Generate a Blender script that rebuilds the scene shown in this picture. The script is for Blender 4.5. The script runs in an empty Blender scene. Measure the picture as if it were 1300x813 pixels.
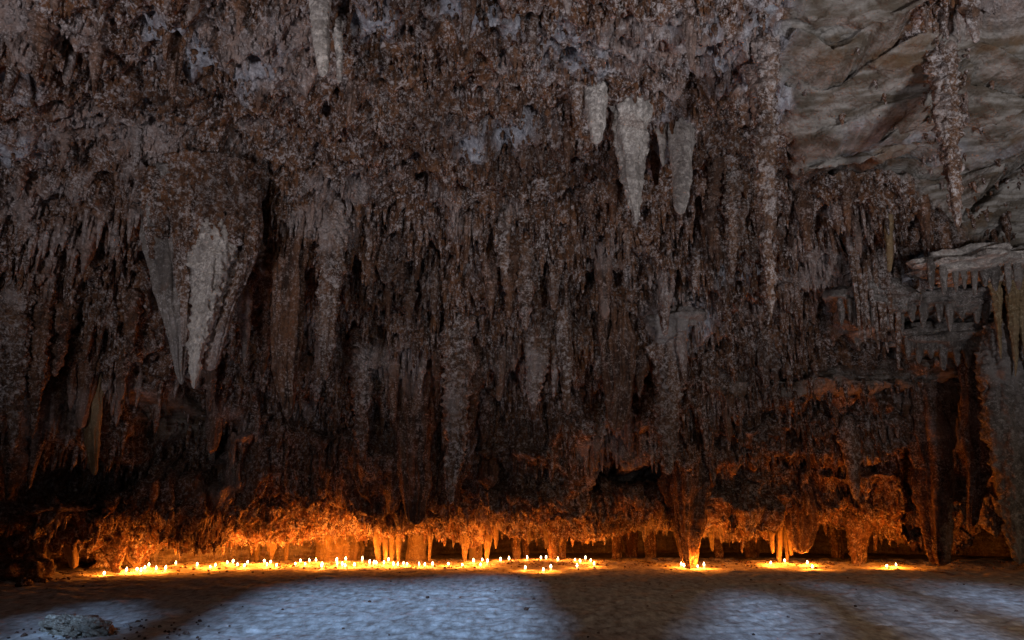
import bpy, math, random
import numpy as np
from mathutils import Vector
from mathutils.bvhtree import BVHTree

C = bpy.context.scene.collection
rnd = random.Random(7)
rng = np.random.default_rng(11)
R = math.radians

# ------------------------------------------------------------------ camera
F, PITCH, EYE = 928.0, R(15.3), 1.5          # focal length in px of a 1300 px wide frame
cd = bpy.data.cameras.new('camera'); cam = bpy.data.objects.new('camera', cd); C.objects.link(cam)
cd.lens = 36.0 * F / 1300.0; cd.sensor_width = 36.0; cd.clip_end = 300
cam.location = (0, 0, EYE); cam.rotation_euler = (R(90) + PITCH, 0, 0)
bpy.context.scene.camera = cam

# ------------------------------------------------------------------ world, sun, added fill spots, exposure
SUN_EL, SUN_AZ = R(22), R(0)                 # daylight slanting in from behind the camera through the added wall's openings
w = bpy.data.worlds.new('World'); bpy.context.scene.world = w; w.use_nodes = True
nt = w.node_tree; bg = nt.nodes['Background']
sky = nt.nodes.new('ShaderNodeTexSky'); sky.sky_type = 'NISHITA'; sky.sun_disc = False
sky.sun_elevation = SUN_EL; sky.sun_rotation = R(180)
nt.links.new(sky.outputs[0], bg.inputs[0]); bg.inputs[1].default_value = 0.05
sd = bpy.data.lights.new('sun', 'SUN'); so = bpy.data.objects.new('sun', sd); C.objects.link(so)
sd.energy = 5.0; sd.angle = R(4.0); sd.color = (0.31, 0.54, 1.0)
so.rotation_euler = (R(90) - SUN_EL, 0, 0)   # travels +Y and down

def spot(name, loc, target, energy, color, size, blend, radius):
    d = bpy.data.lights.new(name, 'SPOT'); o = bpy.data.objects.new(name, d); C.objects.link(o)
    d.energy = energy; d.color = color; d.spot_size = R(size); d.spot_blend = blend; d.shadow_soft_size = radius
    o.location = loc
    o.rotation_euler = (Vector(target) - Vector(loc)).to_track_quat('-Z', 'Y').to_euler()
    o.scale = (1.55, 1, 1)
    return o
spot('fill_spot', (-8, -1.8, 0.5), (-5, 13, 11.7), 5300, (0.93, 0.90, 1.0), 74, 1.0, 0.9)  # unseen spot added behind the camera to light the ceiling from below
spot('fill_spot', (9, 0.5, 0.5), (8, 13, 11.0), 4800, (0.92, 0.92, 1.0), 78, 1.0, 0.8)  # second unseen spot added for the right half of the ceiling
spot('fill_spot', (15, -1.5, 6.0), (9.5, 13, 0.0), 2300, (1.0, 0.72, 0.46), 44, 1.0, 0.3)  # unseen warm spot added to fill the right floor with beige light
vs = bpy.context.scene.view_settings
vs.view_transform = 'Standard'; vs.look = 'None'; vs.exposure = 0.2; vs.gamma = 1.0
bpy.context.scene.cycles.use_light_tree = True
bpy.context.scene.cycles.max_bounces = 5

# ------------------------------------------------------------------ noise
def _h(ix, iy, iz, seed):
    n = (ix.astype(np.uint32) * np.uint32(374761393) + iy.astype(np.uint32) * np.uint32(668265263)
         + iz.astype(np.uint32) * np.uint32(2147483647) + np.uint32(seed * 362437 + 1013904223))
    n = (n ^ (n >> np.uint32(13))) * np.uint32(1274126177)
    n = (n ^ (n >> np.uint32(15))) * np.uint32(2246822519)
    return n ^ (n >> np.uint32(13))
_g = np.array([(1,1,0),(-1,1,0),(1,-1,0),(-1,-1,0),(1,0,1),(-1,0,1),(1,0,-1),(-1,0,-1),
               (0,1,1),(0,-1,1),(0,1,-1),(0,-1,-1),(1,1,0),(-1,1,0),(0,-1,1),(0,-1,-1)], dtype=np.float32)
def perlin(p, seed=0):
    p = np.asarray(p, dtype=np.float32)
    i = np.floor(p).astype(np.int64); f = (p - i).astype(np.float32)
    u = f * f * f * (f * (f * 6 - 15) + 10)
    out = np.zeros(len(p), np.float32)
    for dx in (0, 1):
        wx = u[:, 0] if dx else 1 - u[:, 0]
        for dy in (0, 1):
            wy = u[:, 1] if dy else 1 - u[:, 1]
            for dz in (0, 1):
                wz = u[:, 2] if dz else 1 - u[:, 2]
                g = _g[_h(i[:, 0] + dx, i[:, 1] + dy, i[:, 2] + dz, seed) & 15]
                out += wx * wy * wz * (g[:, 0] * (f[:, 0] - dx) + g[:, 1] * (f[:, 1] - dy) + g[:, 2] * (f[:, 2] - dz))
    return out
def fbm(p, octs=3, seed=0, gain=0.5):
    o = np.zeros(len(p), np.float32); a = 1.0
    for k in range(octs):
        o += a * perlin(p * (2.03 ** k), seed + k * 17); a *= gain
    return o
def ss(a, b, x):
    t = np.clip((x - a) / (b - a), 0, 1); return t * t * (3 - 2 * t)

# ------------------------------------------------------------------ pixel geometry helpers (build-time survey of the photograph)
cp, sp = math.cos(PITCH), math.sin(PITCH)
def ray(px, py):
    a, b = (px - 650) / F, (406.5 - py) / F
    v = Vector((a, cp - b * sp, sp + b * cp)); return v
def at_depth(px, py, y):
    v = ray(px, py); k = y / v.y
    return Vector((v.x * k, y, EYE + v.z * k))
def project(P):
    x, y, z = P[:, 0], P[:, 1], P[:, 2] - EYE
    f = np.maximum(y * cp + z * sp, 0.1); u = -y * sp + z * cp
    return 650 + F * x / f, 406.5 - F * u / f

# ------------------------------------------------------------------ materials
def mat_rock(name, dark, mid, pale, crust=0.5, streak=0.5, bump=0.8, rough=0.85, smooth_attr=False, scale=1.0):
    m = bpy.data.materials.new(name); m.use_nodes = True
    n = m.node_tree.nodes; l = m.node_tree.links
    bs = n['Principled BSDF']; bs.inputs['Roughness'].default_value = rough
    bs.inputs['Specular IOR Level'].default_value = 0.25
    geo = n.new('ShaderNodeNewGeometry')
    def mapping(s):
        k = n.new('ShaderNodeMapping'); k.inputs['Scale'].default_value = s; l.new(geo.outputs['Position'], k.inputs[0]); return k.outputs[0]
    def noise(vec, s, det=4, ro=0.6):
        k = n.new('ShaderNodeTexNoise'); k.inputs['Scale'].default_value = s * scale; k.inputs['Detail'].default_value = det
        k.inputs['Roughness'].default_value = ro; l.new(vec, k.inputs['Vector']); return k.outputs['Fac']
    def ramp(fac, a, b, v0=0, v1=1):
        k = n.new('ShaderNodeMapRange'); k.interpolation_type = 'SMOOTHSTEP'
        k.inputs[1].default_value = a; k.inputs[2].default_value = b; k.inputs[3].default_value = v0; k.inputs[4].default_value = v1
        l.new(fac, k.inputs[0]); return k.outputs[0]
    def mix(fac, a, b):
        k = n.new('ShaderNodeMix'); k.data_type = 'RGBA'
        l.new(fac, k.inputs[0])
        for v, i in ((a, 6), (b, 7)):
            if isinstance(v, tuple): k.inputs[i].default_value = (*v, 1)
            else: l.new(v, k.inputs[i])
        return k.outputs[2]
    def mul(a, b):
        k = n.new('ShaderNodeMath'); k.operation = 'MULTIPLY'
        for v, i in ((a, 0), (b, 1)):
            if isinstance(v, (int, float)): k.inputs[i].default_value = v
            else: l.new(v, k.inputs[i])
        return k.outputs[0]
    iso = mapping((1, 1, 1)); st = mapping((1, 1, 0.12))
    big = noise(iso, 0.55, 3)
    fine = noise(iso, 7.5, 6, 0.75)
    vein = noise(st, 5.0, 5, 0.7)
    col = mix(ramp(vein, 0.36, 0.62), dark, mid)
    crustf = mul(ramp(fine, 0.56 - 0.12 * crust, 0.70 - 0.12 * crust), ramp(big, 0.30, 0.62, 0.35, 1.0))
    col = mix(crustf, col, pale)
    col = mix(mul(ramp(noise(st, 2.2, 4), 0.55, 0.70), streak), col, tuple(c * 0.45 for c in mid))
    col = mix(mul(ramp(noise(iso, 1.3, 4, 0.7), 0.58, 0.68), 0.35), col, (0.17, 0.075, 0.04))
    hsum = n.new('ShaderNodeMath'); hsum.operation = 'ADD'
    vo = n.new('ShaderNodeTexVoronoi'); vo.inputs['Scale'].default_value = 13 * scale; l.new(iso, vo.inputs['Vector'])
    l.new(fine, hsum.inputs[0]); l.new(mul(vo.outputs['Distance'], -0.5), hsum.inputs[1])
    bh = hsum.outputs[0]
    fine2 = noise(iso, 19.0, 4, 0.7)
    col = mix(mul(ramp(fine2, 0.50, 0.62), mul(ramp(noise(iso, 2.4, 3), 0.42, 0.58), 0.75)), col, pale)
    col = mix(mul(ramp(noise(iso, 11.0, 4, 0.7), 0.52, 0.64), 0.6), col, dark)
    zone = noise(iso, 0.28, 4, 0.6)
    col = mix(mul(ramp(zone, 0.50, 0.64), 0.55), col, tuple(c * 0.9 for c in dark))
    col = mix(mul(ramp(zone, 0.46, 0.36), 0.35), col, pale)
    if smooth_attr:
        at = n.new('ShaderNodeAttribute'); at.attribute_name = 'smooth_rock'
        at2 = n.new('ShaderNodeAttribute'); at2.attribute_name = 'limestone_patch'
        lay = mapping((0.5, 1.0, 5.0))
        strata = noise(lay, 1.3, 5, 0.6)
        sc = mix(ramp(strata, 0.38, 0.64), (0.10, 0.078, 0.055), (0.31, 0.285, 0.25))
        sc = mix(mul(ramp(noise(iso, 1.1, 5), 0.52, 0.66), 0.6), sc, (0.14, 0.075, 0.03))
        col = mix(at.outputs['Fac'], col, sc)
        pc = mix(ramp(fine, 0.35, 0.65), (0.26, 0.27, 0.30), (0.52, 0.54, 0.58))
        col = mix(at2.outputs['Fac'], col, pc)
    b = n.new('ShaderNodeBump'); b.inputs['Strength'].default_value = bump; b.inputs['Distance'].default_value = 0.09
    if smooth_attr:
        inv = n.new('ShaderNodeMapRange'); inv.inputs[3].default_value = bump; inv.inputs[4].default_value = bump * 0.7
        l.new(at.outputs['Fac'], inv.inputs[0]); l.new(inv.outputs[0], b.inputs['Strength'])
    l.new(bh, b.inputs['Height']); l.new(b.outputs[0], bs.inputs['Normal'])
    l.new(col, bs.inputs['Base Color'])
    return m
M = {
 'stone':   mat_rock('dusty_stone', (0.16, 0.12, 0.08), (0.34, 0.27, 0.19), (0.50, 0.43, 0.33), 0.4, 0.3, 0.8, scale=2.0),
 'grey':    mat_rock('grey_flowstone', (0.07, 0.058, 0.05), (0.17, 0.145, 0.125), (0.34, 0.31, 0.29), 0.45, 0.5, 0.5),
 'ceiling': mat_rock('cave_rock', (0.036, 0.017, 0.009), (0.20, 0.088, 0.038), (0.56, 0.49, 0.46), 0.60, 0.4, 1.0, smooth_attr=True),
 'crust':   mat_rock('crusted_rock', (0.06, 0.032, 0.020), (0.20, 0.105, 0.058), (0.55, 0.49, 0.46), 0.75, 0.3, 1.0),
 'brown':   mat_rock('brown_rock', (0.032, 0.017, 0.011), (0.16, 0.075, 0.038), (0.42, 0.33, 0.29), 0.40, 0.5, 0.8),
 'pale':    mat_rock('pale_calcite', (0.20, 0.175, 0.155), (0.38, 0.34, 0.30), (0.68, 0.62, 0.55), 0.7, 0.25, 0.7),
 'ochre':   mat_rock('ochre_calcite', (0.12, 0.075, 0.035), (0.24, 0.16, 0.08), (0.36, 0.29, 0.18), 0.3, 0.3, 0.5),
}
def mat_floor():
    m = bpy.data.materials.new('packed_sand'); m.use_nodes = True
    n = m.node_tree.nodes; l = m.node_tree.links; bs = n['Principled BSDF']
    bs.inputs['Roughness'].default_value = 0.9; bs.inputs['Specular IOR Level'].default_value = 0.2
    geo = n.new('ShaderNodeNewGeometry')
    def noise(s, det, sc=(1, 1, 1)):
        k = n.new('ShaderNodeMapping'); k.inputs['Scale'].default_value = sc; l.new(geo.outputs['Position'], k.inputs[0])
        t = n.new('ShaderNodeTexNoise'); t.inputs['Scale'].default_value = s; t.inputs['Detail'].default_value = det; t.inputs['Roughness'].default_value = 0.65
        l.new(k.outputs[0], t.inputs['Vector']); return t.outputs['Fac']
    r = n.new('ShaderNodeValToRGB'); l.new(noise(6.5, 8, (1, 0.35, 1)), r.inputs[0])
    r.color_ramp.elements[0].position = 0.34; r.color_ramp.elements[0].color = (0.27, 0.21, 0.165, 1)
    r.color_ramp.elements[1].position = 0.62; r.color_ramp.elements[1].color = (0.66, 0.61, 0.54, 1)
    l.new(r.outputs[0], bs.inputs['Base Color'])
    b = n.new('ShaderNodeBump'); b.inputs['Strength'].default_value = 0.7; b.inputs['Distance'].default_value = 0.06
    l.new(noise(9, 7, (1, 0.4, 1)), b.inputs['Height']); l.new(b.outputs[0], bs.inputs['Normal'])
    return m
M['floor'] = mat_floor()
def mat_plain(name, col, rough=0.5, emit=None, es=0, sss=0):
    m = bpy.data.materials.new(name); m.use_nodes = True; bs = m.node_tree.nodes['Principled BSDF']
    n = m.node_tree.nodes; l = m.node_tree.links
    t = n.new('ShaderNodeTexNoise'); t.inputs['Scale'].default_value = 30
    r = n.new('ShaderNodeValToRGB'); l.new(t.outputs[0], r.inputs[0]); l.new(r.outputs[0], bs.inputs['Base Color'])
    r.color_ramp.elements[0].color = (*[c * 0.85 for c in col], 1); r.color_ramp.elements[1].color = (*col, 1)
    bs.inputs['Roughness'].default_value = rough
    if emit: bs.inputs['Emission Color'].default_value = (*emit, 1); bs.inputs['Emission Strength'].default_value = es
    return m
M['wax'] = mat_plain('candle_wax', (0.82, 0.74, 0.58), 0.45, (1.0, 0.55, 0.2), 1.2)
M['flame'] = mat_plain('candle_flame', (1.0, 0.85, 0.6), 0.5, (1.0, 0.74, 0.42), 22.0)
M['wick'] = mat_plain('candle_wick', (0.03, 0.025, 0.02), 0.9)

# ------------------------------------------------------------------ mesh helpers
def mesh_np(name, V, faces, smooth=True, attrs=None):
    me = bpy.data.meshes.new(name)
    V = np.ascontiguousarray(V, dtype=np.float32)
    tris = [f for f in faces if f is not None and len(f)]
    loops = np.concatenate([f.reshape(-1) for f in tris]).astype(np.int32)
    totals = np.concatenate([np.full(len(f), f.shape[1]) for f in tris]).astype(np.int32)
    starts = np.concatenate([[0], np.cumsum(totals)[:-1]]).astype(np.int32)
    me.vertices.add(len(V)); me.vertices.foreach_set('co', V.ravel())
    me.loops.add(len(loops)); me.loops.foreach_set('vertex_index', loops)
    me.polygons.add(len(totals)); me.polygons.foreach_set('loop_start', starts); me.polygons.foreach_set('loop_total', totals)
    me.polygons.foreach_set('use_smooth', np.full(len(totals), smooth, dtype=bool))
    for k, a in (attrs or {}).items():
        at = me.attributes.new(k, 'FLOAT', 'POINT'); at.data.foreach_set('value', a.astype(np.float32))
    me.update(calc_edges=True); return me
def link(name, me, mat=None, parent=None):
    o = bpy.data.objects.new(name, me); C.objects.link(o)
    if mat is not None and me is not None and not me.materials: me.materials.append(mat)
    if parent is not None: o.parent = parent
    return o
def tag(o, label, cat, group=None):
    o['label'] = label; o['category'] = cat
    if group: o['group'] = group
    if cat == 'rock column': o['kind'] = 'thing'
    return o
def grid_faces(nr, nc, flip=False):
    i = np.arange(nr * nc).reshape(nr, nc)
    f = np.stack([i[:-1, :-1], i[:-1, 1:], i[1:, 1:], i[1:, :-1]], -1).reshape(-1, 4)
    return f[:, ::-1] if flip else f

# ------------------------------------------------------------------ cave shape
_rx = [-30, -20, -13, -11.5, -9.5, -6, 0, 8, 14, 18, 22, 30]
_rv = [19, 20.5, 21.8, 23.6, 26.0, 27.2, 27.4, 27.8, 27.4, 26.2, 24, 20]
def Rim(x): return np.interp(x, _rx, _rv)
RIM_PX = [(0,712),(60,716),(120,722),(150,722),(186,722),(191,692),(235,688),(262,680),(280,681),(300,690),(320,693),(380,690),(420,690),(470,698),(510,696),
          (545,698),(560,690),(600,696),(640,685),(680,682),(740,689),(770,680),(800,676),(860,673),(900,672),(935,678),(950,684),(985,694),(1010,688),
          (1040,674),(1080,678),(1110,670),(1150,678),(1180,690),(1215,702),(1240,672),(1300,680)]
_rp = np.array(RIM_PX, float)
def zrim(x):
    y = Rim(x); px = 650 + F * x / (y * cp - 0.7 * sp)
    py = np.interp(px, _rp[:, 0], _rp[:, 1])
    py = py - 5 * (x > -12) - 7 * ss(-11, -9.5, x) * (1 - ss(-1, 1, x)) + 6 * np.sin(x * 1.9 + 2 * np.sin(x * 0.7)) * (x > -11.5)
    b = (406.5 - py) / F
    return EYE + y * (sp + b * cp) / (cp - b * sp)
_pt = np.array([-0.6, 0, .4, .6, .74, .83, .875, .905, .917, .935, .96, .985])
_pz = np.array([12.6, 12.4, 10.8, 10.0, 8.0, 5.6, 4.1, 2.9, 1.85, 1.62, 1.45, 1.15])
_pt2 = np.array([-0.6, 0, .4, .6, .74, .83, .858, .868, .88, .93, .96, .985])
_pz2 = np.array([12.6, 12.4, 10.8, 10.0, 8.0, 5.6, 3.6, 2.2, 1.75, 1.5, 1.35, 1.12])
def profile(t, x):
    zr = zrim(x)
    t = t + (0.010 * np.sin(x * 1.3 + 1.5 * np.sin(x * 0.53)) + 0.008 * np.sin(x * 3.1 + 2)) * ss(.82, .86, t) * (1 - ss(.94, .97, t))
    wl = 1 - ss(0.0, 3.5, x)
    a = np.interp(t, _pt, _pz) * (1 - wl) + np.interp(t, _pt2, _pz2) * wl
    a2 = np.interp(t, [.93, 1.0], [0, 1]) ** 1.5
    z = a * (1 - a2) + zr * a2
    zb = zr + 0.45 * ss(1.0, 1.02, t) + 0.35 * ss(1.03, 1.12, t)
    left = 1 - ss(-4.5, -2.5, x)                 # the back wall is close behind the left candles, deep on the right
    tb = 1.055 * left + 1.27 * (1 - left)
    zb = zb - (zb + 0.6) * ss(tb, tb + 0.03, t)
    z = np.where(t > 1.0, zb, z)
    side = ss(20, 25, np.abs(x)); z = z * (1 - side) - 0.6 * side
    return z
# nominal arc spacing
tt = np.linspace(-0.45, 1.36, 6000)
zz = profile(tt, np.full(6000, 3.0)); yy = tt * 27.4
ds = np.hypot(np.diff(yy), np.diff(zz))
dens = np.interp((tt[1:] + tt[:-1]) / 2, [-.45, .28, .36, 1.04, 1.12, 1.36], [3, 6, 23, 26, 10, 5])
cum = np.concatenate([[0], np.cumsum(ds * dens)])
NR = int(cum[-1]); T = np.interp(np.linspace(0, cum[-1], NR), cum, tt)
NC = 1120
U = np.linspace(-1, 1, NC)
Wt = np.interp(T, [-.45, .2, .5, .8, 1.0, 1.3], [25.5, 25.5, 25.5, 25.5, 25.5, 25.5])
# columns denser inside the frame
Uc = np.sign(U) * (0.72 * np.abs(U) + 0.28 * np.abs(U) ** 4)
X = Uc[None, :] * Wt[:, None]; TT = np.repeat(T[:, None], NC, 1)
Y = TT * Rim(X.ravel()).reshape(X.shape)
Z = profile(TT.ravel(), X.ravel()).reshape(X.shape)
def grid_normals(X, Y, Z):
    P = np.stack([X, Y, Z], -1)
    du = np.gradient(P, axis=1); dv = np.gradient(P, axis=0)
    n = np.cross(du, dv); n /= np.linalg.norm(n, axis=-1, keepdims=True) + 1e-9
    return n
N = grid_normals(X, Y, Z)
if N[NR // 3, NC // 2, 2] > 0: N = -N            # normals look down into the cave
P = np.stack([X.ravel(), Y.ravel(), Z.ravel()], -1).astype(np.float32)
Nf = N.reshape(-1, 3).astype(np.float32)
PX, PY = project(P)
front = P[:, 1] > 3
def blob(cx, cy, rx, ry, soft=0.5, jag=0.25, seed=3):
    """soft mask of a feature surveyed on the rock face"""
    d = np.sqrt(((PX - cx) / rx) ** 2 + ((PY - cy) / ry) ** 2) + jag * jagn
    return (1 - ss(1 - soft, 1 + soft * 0.3, d)) * front
jagn = fbm(P * 0.9, 3, 91)
# smooth bedded rock, top right, and grey limestone patches
def poly_mask(pts, soft=14):
    inside = np.zeros(len(PX), bool); dmin = np.full(len(PX), 1e9, np.float32)
    ax, ay = PX + 22 * jagn, PY + 22 * np.roll(jagn, 9)
    n = len(pts)
    for i in range(n):
        (x1, y1), (x2, y2) = pts[i], pts[(i + 1) % n]
        inside ^= ((y1 > ay) != (y2 > ay)) & (ax < (x2 - x1) * (ay - y1) / ((y2 - y1) or 1e-6) + x1)
        L2 = (x2 - x1) ** 2 + (y2 - y1) ** 2
        k = np.clip(((ax - x1) * (x2 - x1) + (ay - y1) * (y2 - y1)) / L2, 0, 1)
        dmin = np.minimum(dmin, np.hypot(ax - x1 - k * (x2 - x1), ay - y1 - k * (y2 - y1)))
    return ss(-soft, soft, np.where(inside, dmin, -dmin)) * front
smooth = poly_mask([(985, -60), (1150, -60), (1140, 30), (1300, 20), (1340, -60), (1400, 300), (1240, 300), (1130, 205), (1020, 212), (1000, 130)])
smooth = np.maximum(smooth, poly_mask([(1060, 375), (1140, 360), (1190, 380), (1300, 330), (1340, 480), (1180, 470), (1140, 430), (1060, 425)]) * 0.9)
smooth = np.maximum(smooth, poly_mask([(1225, 230), (1340, 200), (1340, 360), (1180, 350), (1190, 320), (1235, 310)]) * 0.8)
smooth = np.maximum(smooth, blob(200, 520, 60, 30, 0.6) * 0.9)
smooth = np.maximum(smooth, blob(820, 600, 45, 14, 0.6) * 0.6)
smooth = np.maximum(smooth, blob(1080, 480, 200, 18, 0.6) * 0.6)
smooth = np.maximum(smooth, (P[:, 1] > Rim(P[:, 0]) * 1.025).astype(np.float32) * 0.55)
patch = np.zeros(len(P), np.float32)
for a in [(205, 50, 38, 34), (240, 75, 26, 22), (330, 82, 30, 22), (15, 108, 34, 20), (12, 200, 24, 26), (585, 5, 40, 22), (715, 78, 42, 22), (700, 30, 40, 20),
          (905, 40, 40, 30), (978, 60, 26, 60), (873, 405, 34, 18), (1190, 335, 60, 16), (1240, 350, 60, 12), (1100, 395, 30, 20), (630, 165, 40, 14), (1230, 180, 60, 10),
          (1120, 150, 60, 14), (470, 30, 36, 26), (845, 165, 24, 20), (940, 330, 20, 14)]:
    patch = np.maximum(patch, blob(a[0], a[1], a[2] * 1.5, a[3] * 1.5, 0.9, 0.9))
patch *= 0.75 * np.clip(0.8 + 1.6 * fbm(P * 2.2, 3, 55), 0, 1)

rough = 1 - 0.82 * smooth
vert = P * np.array([1, 1, 0.16], np.float32)
big = fbm(P / 3.3, 3, 5)
disp = 0.95 * big * (1 - 0.5 * smooth)
hv = ss(120, 330, PY)
rid = 1 - np.abs(fbm(vert * 1.15, 2, 21)) * 2.6
disp += rough * (0.28 + 0.16 * hv) * (rid - 0.5)
rid2 = 1 - np.abs(perlin(vert * 3.1, 41)) * 2.6
disp += rough * (0.07 + 0.10 * hv) * rid2
pop = np.abs(perlin(P * 3.7, 61)); pop2 = np.abs(perlin(P * 8.5, 71))
disp += rough * (0.19 * pop + 0.12 * pop2)
disp += rough * (0.05 + 0.07 * hv) * (1 - 2.6 * np.abs(perlin(P * np.array([1, 1, 0.2], np.float32) * 6.3, 45)))
disp += rough * 0.045 * perlin(P * 17, 81)
# bedding planes of the smooth rock: stepped ledges dipping to the left
lay = P[:, 2] * 1.0 - 0.16 * P[:, 0] + 0.30 * fbm(P / 2.6, 2, 15) + 0.05 * fbm(P * 1.7, 3, 16)
step = lay / 1.25; fr = step - np.floor(step)
disp += smooth * (0.75 * (ss(0.0, 0.10, fr) * (1 - fr)) + 0.07 * fbm(P * 1.6, 3, 12) + 0.06 * np.abs(fbm(P * 4.1, 3, 19)))
nearrim = np.exp(-((P[:, 1] / Rim(P[:, 0]) - 1.0) / 0.045) ** 2)
disp *= (1 - 0.68 * nearrim)
disp *= 1 - 0.6 * (P[:, 1] > Rim(P[:, 0]) * 1.01)
Pd = P + Nf * disp[:, None]
# hollows and overhangs surveyed on the face: (cx, cy, rx, ry, depth pushed back in m)
for (cx, cy, rx, ry, dep) in [(50, 605, 100, 46, 3.6), (805, 600, 42, 16, 2.2), (332, 275, 14, 45, 0.9), (828, 195, 9, 20, 0.8), (215, 545, 95, 60, 1.8),
        (405, 520, 60, 30, 1.1), (1010, 190, 12, 60, 0.5), (905, 440, 22, 14, 0.9), (1120, 210, 90, 6, 0.8), (1100, 300, 40, 26, 1.0), (1240, 372, 50, 9, 1.0),
        (1180, 400, 60, 8, 0.9), (660, 600, 50, 22, 0.9), (470, 280, 22, 20, 0.6), (700, 485, 60, 10, 0.7), (800, 470, 40, 14, 0.8), (1230, 560, 24, 110, 1.6),
        (60, 716, 60, 11, 1.8), (1190, 600, 44, 95, 1.8), (740, 690, 40, 8, 0.5), (1000, 520, 150, 8, 0.6), (1090, 470, 160, 6, 0.6), (1040, 590, 90, 12, 0.8), (150, 290, 30, 80, 0.4), (20, 430, 14, 40, 0.5), (560, 300, 9, 60, 0.5),
        (1040, 45, 60, 5, 0.4), (880, 300, 24, 20, 0.6), (920, 80, 12, 60, 0.5)]:
    Pd[:, 1] += dep * blob(cx, cy, rx, ry, 0.55, 0.5)
for (cx, cy, rx, ry, dep) in [(1225, 340, 85, 20, 0.9), (1110, 395, 55, 24, 0.8), (1215, 425, 90, 18, 0.8), (240, 270, 80, 30, 0.9), (400, 270, 60, 60, 0.7), (870, 405, 40, 20, 0.6),
        (800, 640, 300, 22, 0.5), (650, 575, 60, 10, 0.5), (900, 575, 120, 16, 0.6)]:
    Pd[:, 1] -= dep * blob(cx, cy, rx, ry, 0.6, 0.3)
# long bedding cracks with ledges above them
for xs, ys, a_ in [((1000, 1060, 1120, 1185), (213, 205, 190, 183), .5), ((1025, 1100, 1160, 1215), (168, 132, 112, 80), .35), ((985, 1040, 1070, 1100, 1165), (60, 86, 74, 45, 8), .45),
                   ((1212, 1260, 1300, 1340), (242, 214, 180, 160), .6), ((1220, 1300, 1350), (62, 84, 80), .3), ((1010, 1090, 1180), (492, 483, 474), .5), ((980, 1060, 1100), (508, 506, 500), .3),
                   ((1150, 1230, 1300), (362, 372, 362), .8), ((1140, 1230, 1300), (404, 398, 386), .7), ((1070, 1130, 1150), (372, 366, 372), .3)]:
    d_ = PY + 5 * jagn - np.interp(PX, xs, ys); inx = ss(xs[0] - 12, xs[0] + 8, PX) * (1 - ss(xs[-1] - 8, xs[-1] + 12, PX)) * front
    Pd[:, 1] += 1.7 * inx * a_ * (0.9 * np.exp(-((d_ - 5) / 4.5) ** 2) - 0.8 * np.exp(-((d_ + 12) / 12) ** 2))
me = mesh_np('ceiling', Pd, [grid_faces(NR, NC)], True, {'smooth_rock': smooth, 'limestone_patch': patch * (1 - 0.4 * smooth)})
ceil = link('ceiling', me, M['ceiling']); ceil['kind'] = 'structure'
# coarse copy for placing things
G = Pd.reshape(NR, NC, 3)[::3, ::3]; gr, gc = G.shape[:2]
bvh = BVHTree.FromPolygons(G.reshape(-1, 3).tolist(), grid_faces(gr, gc).tolist())
EYEV = Vector((0, 0, EYE))
def hit(px, py):
    h = bvh.ray_cast(EYEV, ray(px, py).normalized(), 60)
    return h[0]
def roof_z(x, y):
    h = bvh.ray_cast(Vector((x, y, 0.2)), Vector((0, 0, 1)), 30)
    return h[0].z if h[0] else None

# ------------------------------------------------------------------ floor
def floor_h(P2):
    """height of the sandy floor; P2 (n,2)"""
    x, y = P2[:, 0], P2[:, 1]; p3 = np.stack([x, y, np.zeros_like(x)], -1)
    z = 0.05 * fbm(p3 / 2.4, 3, 31) + 0.030 * fbm(p3 * np.array([1.8, 2.6, 1]), 3, 33)
    bank = ss(-2.6, -1.2, y - Rim(x)) * (1 - 0.6 * ss(0.8, 2.5, y - Rim(x)))
    z = z + bank * (0.06 + 0.07 * fbm(p3 * 1.4, 3, 37))
    return z
fy = np.concatenate([np.linspace(-14, 8.5, 40)[:-1], np.linspace(8.5, 30, 560), np.linspace(30, 40, 20)[1:]])
fx0 = np.linspace(-1, 1, 620); fx = 27 * (0.68 * fx0 + 0.32 * fx0 ** 3)
FX, FY = np.meshgrid(fx, fy)
FZ = floor_h(np.stack([FX.ravel(), FY.ravel()], -1).astype(np.float32))
pf = np.stack([FX.ravel(), FY.ravel(), FZ], -1).astype(np.float32)
# trodden, clodded surface
p3 = pf * np.array([1, 1, 0], np.float32)
pf[:, 2] += -0.022 * ss(0.12, 0.4, perlin(p3 * np.array([1.9, 1.3, 1]), 57)) + 0.024 * (np.abs(perlin(p3 * np.array([3.4, 2.6, 1]), 43)) + 0.9 * np.abs(perlin(p3 * np.array([9.1, 4.6, 1]), 47))) + 0.03 * np.abs(perlin(p3 * 5.0, 49)) * ss(-3, -1, pf[:, 1] - Rim(pf[:, 0]))
fl = link('floor', mesh_np('floor', pf, [grid_faces(len(fy), len(fx))]), M['floor']); fl['kind'] = 'structure'
def fz(x, y):
    return float(floor_h(np.array([[x, y]], np.float32))[0]) + 0.01
def floor_at(px, py):
    v = ray(px, py); k = -(EYE - 0.04) / v.z
    for _ in range(3):
        x, y = v.x * k, v.y * k; k = -(EYE - fz(x, y)) / v.z
    return Vector((v.x * k, v.y * k, fz(v.x * k, v.y * k)))

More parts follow.
